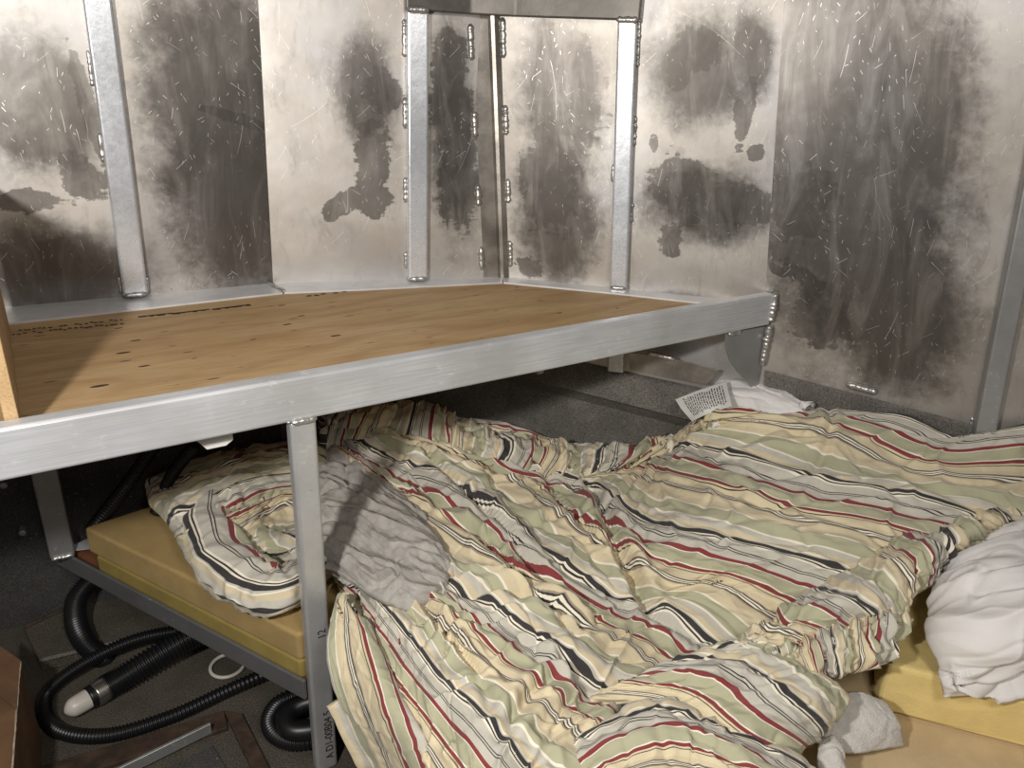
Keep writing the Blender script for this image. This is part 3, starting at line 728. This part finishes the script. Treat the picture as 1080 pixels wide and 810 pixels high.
main = rows(
 (((420,428),(540,450),(640,472),(700,466),(770,436),(850,430),(948,428),(1012,450),(1110,442)), (.60,.53,.49,.49,.66,.70,.76,.745,.79)),
 (((410,432),(535,458),(635,478),(695,472),(765,438),(850,442),(905,450),(985,486),(1110,488)), (.60,.53,.49,.50,.70,.72,.72,.68,.69)),
 (((400,435),(520,465),(620,490),(690,478),(730,466),(804,484),(878,503),(956,517),(1110,555)), (.59,.53,.49,.49,.59,.64,.65,.65,.62)),
 (((370,438),(500,475),(590,500),(630,515),(680,545),(765,563),(820,577),(900,600),(965,632)), (.59,.53,.50,.47,.52,.58,.58,.56,.50)),
 (((335,440),(400,475),(475,508),(520,535),(590,590),(663,634),(710,642),(770,690),(825,720)), (.57,.55,.54,.54,.52,.47,.46,.44,.43)),
 (((335,470),(380,530),(430,575),(490,620),(541,650),(600,690),(640,720),(690,745),(770,800)), (.51,.50,.52,.53,.54,.52,.48,.46,.45)),
 (((335,520),(360,580),(400,630),(422,655),(460,705),(510,755),(545,795),(590,830),(650,880)), (.48,.48,.50,.51,.52,.53,.52,.50,.48)),
 (((345,590),(358,640),(380,690),(400,730),(425,775),(455,820),(480,860),(520,900),(560,950)), (.44,.43,.45,.46,.47,.49,.5,.5,.5)))
cloth('cover', main, (0, .45, 1, 2, 3, 4, 5, 5.7), K, comf, .0040, amp=.021, fine=.0085, wl=.11, fwl=.042, stretch=2.2, seed=1.3, warp=.04, pleat=(.016, .055, lambda r, c: np.clip(1.15 - 1.5 * c + .55 * np.clip((r - .45) * 4, 0, 1), .06, 1) * np.clip((.93 - r) * 7, .1, 1)), folds=FOLDS)
rim = rows(
 (((735,695),(800,655),(850,625),(900,595),(955,560),(1020,532),(1110,500)), (.50,.52,.53,.54,.56,.57,.57)),
 (((768,692),(835,665),(885,635),(935,605),(988,575),(1045,550),(1110,525)), (.53,.57,.60,.61,.62,.62,.61)),
 (((800,702),(868,692),(925,668),(962,645),(985,612),(1062,566),(1110,550)), (.49,.51,.53,.54,.54,.54,.54)))
cloth('folded_rim', rim, (2.05, 1.6, 1.12, .7, .12, -.35, -.9), K, comf, .004, True, .03, .05, .016, .005, .07, .03, 1.8, 5.1, warp=.12, pleat=(.012, .05, lambda r, c: 1.))
knot = rows(
 (((775,678),(838,660),(895,648),(955,632)), (.50,.53,.545,.53)),
 (((795,694),(850,682),(908,672),(955,655)), (.53,.56,.565,.545)),
 (((812,716),(862,718),(908,712),(945,690)), (.49,.50,.50,.48)))
cloth('crumpled_corner', knot, (2.4, 1.5, .7, -.3), K, comf, .003, True, .03, .04, .022, .008, .055, .03, 1.2, 43.3, warp=.3, pleat=(.016, .03, lambda r, c: 1.))
lobe = rows(
 (((770,672),(830,684),(875,705),(905,735)), (.50,.52,.52,.47)),
 (((715,690),(790,692),(850,730),(880,775)), (.52,.55,.55,.45)),
 (((655,712),(745,722),(800,765),(850,800)), (.51,.54,.52,.44)),
 (((600,745),(680,752),(750,800),(800,830)), (.47,.48,.47,.43)))
cloth('front_fold', lobe, (.62, .95, 1.35, 1.8), K, comf, .004, False, .03, .05, .014, .005, .09, .03, 1.6, 8.2, warp=.05, pleat=(.010, .07, lambda r, c: .4 + .6 * c))
lob2 = rows(
 (((600,778),(650,745),(705,735),(770,755),(850,795),(880,830)), (.46,.49,.50,.49,.46,.42)),
 (((590,800),(655,760),(705,752),(765,772),(845,810),(870,850)), (.47,.52,.53,.52,.48,.43)),
 (((590,840),(650,800),(710,788),(775,808),(840,845),(860,880)), (.47,.53,.54,.53,.49,.44)),
 (((590,900),(650,880),(715,870),(790,880),(850,900),(880,920)), (.46,.5,.5,.5,.47,.44)))
cloth('foot_fold', lob2, (-.25, .02, .45, 1.1), K, comf, .004, False, .03, .05, .012, .005, .10, .03, 2, 11.7, warp=.04, pleat=(.010, .08, lambda r, c: 1.))
drape = rows(
 (((353,622),(341,692),(364,765),(404,832)), (.505,.465,.34,.19)),
 (((361,624),(368,700),(388,765),(420,830)), (.53,.475,.40,.29)),
 (((374,640),(394,705),(412,765),(438,830)), (.52,.51,.46,.38)),
 (((392,650),(416,705),(436,765),(460,830)), (.50,.50,.49,.45)))
cloth('side_drape', drape, (.96, .62, .43, .2), K, comf, .004, False, .02, .03, .007, .002, .10, .03, 3, 14.1, warp=.02)
back = rows(
 (((345,432),(430,425),(480,438),(545,458),(610,470),(705,462)), (.605,.61,.57,.53,.51,.51)),
 (((345,445),(425,440),(480,455),(545,474),(610,482),(705,470)), (.62,.62,.58,.55,.53,.53)),
 (((345,464),(420,464),(480,480),(540,496),(600,502),(670,492)), (.56,.555,.52,.51,.50,.49)))
cloth('back_fold', back, (0, .9, 1.5, 2.2, 2.8, 3.6), K, comf, .004, True, .03, .05, .02, .007, .08, .03, 1.3, 17.3, warp=.2, pleat=(.018, .05, lambda r, c: 1.))
left = rows(
 (((152,512),(176,494),(225,480),(280,472),(345,462)), (.44,.48,.50,.50,.50)),
 (((155,530),(188,512),(232,494),(285,484),(345,478)), (.46,.51,.54,.55,.54)),
 (((178,560),(202,545),(238,520),(288,505),(345,500)), (.46,.51,.53,.52,.50)),
 (((196,592),(214,580),(242,562),(290,540),(345,530)), (.45,.48,.49,.46,.45)),
 (((216,612),(226,610),(250,600),(295,590),(345,580)), (.44,.45,.45,.45,.45)))
cloth('end_sheet', left, (.1, .55, 1.1, 1.6, 2.1), K, comf, .004, False, .03, .05, .012, .005, .07, .03, 1.5, 20.9, warp=.12, pleat=(.014, .04, lambda r, c: 1.))
def roll(name, path, rad, phase0, turns, seed, amp=.012, transverse=0.):
    path = np.array([gz(*p) for p in path]); n, sides = 170, 72
    L = np.linalg.norm(np.diff(path, axis=0), axis=1).sum()
    t = np.linspace(0, len(path) - 1, n); P = crs(path, t); T = np.gradient(P, axis=0); T /= np.linalg.norm(T, axis=1)[:, None]
    Nn = np.cross(T, V(0, 0, 1)); Nn /= np.linalg.norm(Nn, axis=1)[:, None]; Bn = np.cross(Nn, T)
    r = crs(np.array(rad, float).reshape(-1, 1), np.linspace(0, len(rad) - 1, n))[:, 0]
    ang = np.linspace(0, 2 * math.pi, sides + 1)
    l = np.linspace(0, L, n)[:, None]
    aa = np.broadcast_to(ang[None, :], (n, sides + 1))
    ca, sa = np.cos(aa), np.sin(aa)
    h = amp * (ridge(l * 10 + ca * .5, sa * 1.2 + ca * .4, seed) - .3) + amp * .5 * ridge(l * 26, sa * 2 + ca, seed + 4)
    R_ = r[:, None] + h
    Pn = P[:, None, :] + R_[..., None] * (ca[..., None] * Nn[:, None, :] + sa[..., None] * Bn[:, None, :] * .85)
    verts = Pn.reshape(-1, 3); idx = np.arange(n * (sides + 1)).reshape(n, sides + 1)
    q = np.stack([idx[:-1, :-1], idx[:-1, 1:], idx[1:, 1:], idx[1:, :-1]], -1).reshape(-1, 4)
    me = bpy.data.meshes.new(name); me.from_pydata(verts.tolist(), [], q.tolist()); me.update()
    U = phase0 + turns * aa / (2 * math.pi) + transverse * l / L + .03 * perlin(l * 9, sa * 2, seed) + 50
    ul = me.uv_layers.new(name='weave'); uvf = np.stack([U.ravel()[q.ravel()], np.broadcast_to(l, U.shape).ravel()[q.ravel()]], -1).astype(np.float32)
    ul.data.foreach_set('uv', uvf.ravel())
    return place(name, me, K, comf, True)
roll('rolled_end', [(360,478,.48),(290,484,.485),(240,505,.485),(222,548,.475),(236,590,.465),(266,614,.462),(296,622,.46),(330,600,.46),(370,580,.46)], (.045, .052, .058, .062, .064, .060, .053, .035, .02), -.12, 1.15, 3.3)
roll('inner_fold', [(350,512,.47),(300,512,.47),(268,530,.465),(264,556,.455),(292,575,.45),(350,560,.45)], (.03, .032, .03, .028, .026, .02), .5, .6, 7.7, .012, 1.6)
flc = rows(
 (((332,470),(375,478),(415,512),(440,540)), (.52,.53,.53,.52)),
 (((332,520),(378,530),(432,556),(474,578)), (.54,.56,.57,.55)),
 (((334,565),(384,580),(432,598),(474,610)), (.53,.55,.56,.54)),
 (((346,600),(392,628),(432,640),(466,634)), (.50,.53,.53,.51)))
cloth('fleece_lining', flc, (0, .1, .2, .3), MT['fleece'], comf, .004, False, .03, .05, .020, .003, .09, .03, 2., 23.1, pleat=(.012, .06, lambda r, c: 1.))
fl2 = rows((((868,738),(905,728),(935,738)), (.43,.445,.41)), (((870,762),(915,752),(953,765)), (.41,.42,.385)), (((872,795),(915,795),(958,788)), (.365,.37,.345)))
cloth('fleece_corner', fl2, (0, .1, .2), MT['fleece_white'], comf, .003, False, .012, .03, .006, .0015, .07, .02, 1.6, 26.1, .015)
fl3 = rows((((862,776),(880,772),(892,790)), (.42,.43,.41)), (((862,800),(882,795),(896,812)), (.41,.42,.39)), (((866,830),(884,830),(900,835)), (.37,.385,.37)))
cloth('fleece_corner', fl3, (0, .1, .2), MT['fleece_white'], comf, .003, False, .012, .03, .006, .0015, .07, .02, 1.6, 29.1, .015)

# ------------------------------------------------------------------ pillows
bp = rows(
 (((1020,572),(1060,552),(1110,538),(1180,530)), (.53,.56,.58,.58)),
 (((985,612),(1035,590),(1090,575),(1180,570)), (.53,.62,.65,.65)),
 (((972,655),(1025,640),(1090,625),(1180,620)), (.52,.61,.66,.66)),
 (((985,700),(1035,695),(1095,680),(1180,675)), (.50,.55,.59,.59)),
 (((1000,738),(1040,735),(1095,712),(1180,700)), (.44,.45,.49,.50)))
bigp = empty('white_pillow', tuple(gz(1060, 680, .48)), 'large white pillow lying on the yellow foam block', 'pillow')
cloth('pillowcase', bp, (0, .1, .2, .3, .4), MT['white'], bigp, .004, False, .025, .06, .016, .003, .15, .05, 2.5, 33.3, .02, pleat=(.012, .09, lambda r, c: 1.))
sp = rows(
 (((752,398),(775,393),(810,402),(836,414),(852,430)), (.735,.748,.745,.735,.72)),
 (((750,420),(778,412),(812,420),(840,430),(858,440)), (.725,.737,.73,.72,.70)),
 (((754,450),(780,448),(815,452),(848,456),(872,462)), (.66,.66,.66,.66,.65)))
smp = empty('small_pillow', tuple(gz(800, 440, .6)), 'white pillow corner poking out between the comforter and the hull', 'pillow')
cloth('pillowcase', sp, (0, .1, .2), MT['white'], smp, .003, False, .02, .03, .007, .0015, .08, .03, 1.5, 37.3, .02)
tg = [[(766, 402, .765), (738, 411, .74), (712, 421, .715)], [(769, 415, .75), (742, 425, .72), (720, 433, .70)], [(772, 428, .735), (748, 436, .70), (730, 444, .69)]]
tgo = cloth('care_tag', tg, (0, .1, .2), MT['paint_white'], smp, .003, False, 0, .02, .002, 0, .08, .03, 1, 41.3, .001)
def tag_print():
    W = np.array([[gz(*c) for c in r] for r in tg]); v, f = [], []
    def at(r, c): return crs(np.moveaxis(crs(W, [r]), 1, 0), [c])[0, 0] + V(0, -.002, .0035)
    for i in range(17):
        c = .2 + i * .095; a = .2 + .15 * rnd.random(); 
        while a < 1.6:
            L_ = .08 + .25 * rnd.random(); e_ = min(a + L_, 1.75); k = len(v)
            v += [at(a, c), at(e_, c), at(e_, c + .03), at(a, c + .03)]; f.append((k, k+1, k+2, k+3)); a = e_ + .06
    return tag(pydata('printed_text', v, f, MT['ink'], tgo), kind='stuff')
tag_print()

# ------------------------------------------------------------------ things under the bunk
def hose(name, px, r, label, rings=110, mat='black', group=None):
    o = tube(name, [gz(*p) for p in px], r, MT[mat], None, 14, None, rings)
    return tag(o, label, 'hose', group)
hose('corrugated_hose', [(262, 660, .06), (200, 664, .06), (140, 676, .06), (82, 704, .045), (48, 735, .022), (58, 768, .022), (110, 776, .022), (180, 756, .022), (250, 724, .022), (330, 690, .022), (400, 660, .022)], .017, 'thin black corrugated hose lying in a loop around the capped hose')
hq = [(240, 656, .09), (190, 678, .085), (130, 715, .050), (108, 728, .036)]
ch = empty('capped_hose', tuple(gz(100, 735, 0)), 'thick black corrugated hose ending in a white cap on the floor', 'hose')
tube('hose_body', [gz(*p) for p in hq], .032, MT['black'], ch, 16, None, 130)
he = gz(108, 728, .040); hdv = unit(he - gz(130, 715, .042))
tube('clamp', [he - hdv * .012, he + hdv * .004, he + hdv * .02], .033, MT['steel'], ch, 16, 8)
tube('collar', [he, he + hdv * .015, he + hdv * .035], .030, MT['black'], ch, 16, 8)
tube('end_cap', [he + hdv * .03, he + hdv * .05, he + hdv * .075, he + hdv * .088, he + hdv * .094], (.026, .026, .024, .014, .003), MT['cap'], ch, 18, 24)
hose('intake_hose', [(128, 606, .16), (100, 611, .15), (82, 630, .12), (80, 655, .085), (90, 678, .06), (106, 692, .02), (116, 699, -.04)], .027, 'thick black hose dropping behind the rail to the floor', 150)
hose('coiled_hose', [(345, 728, .06), (300, 738, .045), (284, 757, .04), (290, 775, .035), (312, 783, .03), (350, 776, .03)], .019, 'black corrugated hose coil beside the foot of the post')
hose('drain_pipe', [(345, 735, .08), (312, 746, .07), (302, 760, .065), (312, 771, .06), (350, 766, .06)], .026, 'smooth black pipe inside the hose coil beside the post', 0)
hose('corrugated_tube', [(168, 462, .62), (135, 510, .50), (96, 560, .36)], .018, 'black corrugated tube leaning between the left frame tube and foam', 120)
hose('corrugated_tube', [(205, 470, .62), (182, 500, .54), (165, 540, .42)], .016, 'black corrugated tube behind the foam under the shelf', 120)
rq = gz(240, 703, .004)
rg = tube('plastic_ring', [rq + V(.045 * math.cos(a), .045 * math.sin(a), .004) for a in np.linspace(0, 2 * math.pi, 17)], .005, MT['cap'], None, 10, 48)
tag(rg, 'thin white plastic ring lying on the carpet under the rail', 'ring')
# carpeted step against the hull
stp = [gz(26, 662, .04), gz(112, 622, .04), gz(190, 660, .04), gz(42, 697, .04)]
stp = [stp[0], stp[1], stp[2] + V(.25, .12, 0), stp[3] + (stp[2] - stp[3]) * .0]
step = empty('carpeted_step', tuple(stp[0]), 'low carpet-covered step against the dark hull at the left', 'step')
prism('carpet_top', [p - Z * .002 for p in stp], V(0, 0, -.0375), MT['carpet_floor'], step, .004)
tube('worn_edge', [stp[0] + Z * .001, (stp[0] + stp[1]) / 2 + Z * .001, stp[1] + Z * .001], .005, MT['grime'], step, 8, 24)
tube('worn_edge', [stp[3] + Z * .001, (stp[3] + stp[2]) / 2 + Z * .001, stp[2] + Z * .001], .006, MT['carpet_wall'], step, 8, 24)
# floor hatch
hp = [gz(40, 812, .012), gz(238, 748, .012), gz(256, 756, .012), gz(285, 830, .012)]
hat = empty('floor_hatch', tuple(gz(180, 800, 0)), 'grimy wooden hatch frame with an aluminium edge in the floor', 'hatch')
def strip(name, a, b, wv, h, mat):
    return prism(name, [a, b, b + wv, a + wv], V(0, 0, -h), mat, hat, .002)
wv = gz(236, 768, .014) - gz(232, 750, .014)
strip('frame_board', gz(30, 812, .014), gz(236, 749, .014), wv, .014, MT['grime'])
strip('frame_board', gz(236, 749, .0145), gz(275, 830, .0145), gz(255, 752, .0145) - gz(236, 749, .0145), .014, MT['grime'])
al0, al1 = gz(120, 822, .016), gz(223, 771, .016)
box_axes('edge_angle', (al0 + al1) / 2 + Z * .012, (al1 - al0) / 2, unit(np.cross(al1 - al0, Z)) * .004, Z * .016, MT['tube_dull'], hat, .001, 1)
prism('lid', [gz(140, 830, .008), gz(224, 786, .008), gz(250, 830, .008)], V(0, 0, -.006), MT['carpet_dark'], hat)
# cardboard box
k0, k1, k2 = gz(22, 698, .25), gz(13, 812, .25), gz(-10, 676, .25)
ea, eb = k1 - k0, k2 - k0
cb = empty('cardboard_box', tuple(V(k0[0], k0[1], 0)), 'brown cardboard box with a torn corner at the lower left', 'box')
ctr = k0 + ea * .65 + eb * 3
box_axes('carton', k0 + ea * .65 + eb * .45 - Z * .125, ea * .65, eb * .45, Z * .1245, MT['cardboard'], cb, .003, 2)
prism('flap', [k0 - ea * .002 + Z * .001, k0 + ea * .5 + Z * .006, k0 + ea * .5 + eb * 1.2 + Z * .010, k0 + eb * 1.2 + Z * .004], V(0, 0, .003), MT['cardboard'], cb)
tube('torn_edge', [k0 + Z * .002, k0 + ea * .25 + Z * .004, k0 + ea * .6 + Z * .003, k1 + Z * .002], .0022, plain('torn_paper', (.55, .45, .34), .9, 0, 60, .5), cb, 6, 30, lump=.6)
for q in ((15, 562), ):
    pass
# bolts on the dark hull side
for (x, y) in ((24, 562), (4, 512)):
    q = WA.hit(x, y, .03)
    tube('bolt_head', [q - WA.n * .03, q, q + WA.n * .004], (.009, .009, .006), MT['tube_dull'], wall_left, 10, 8)
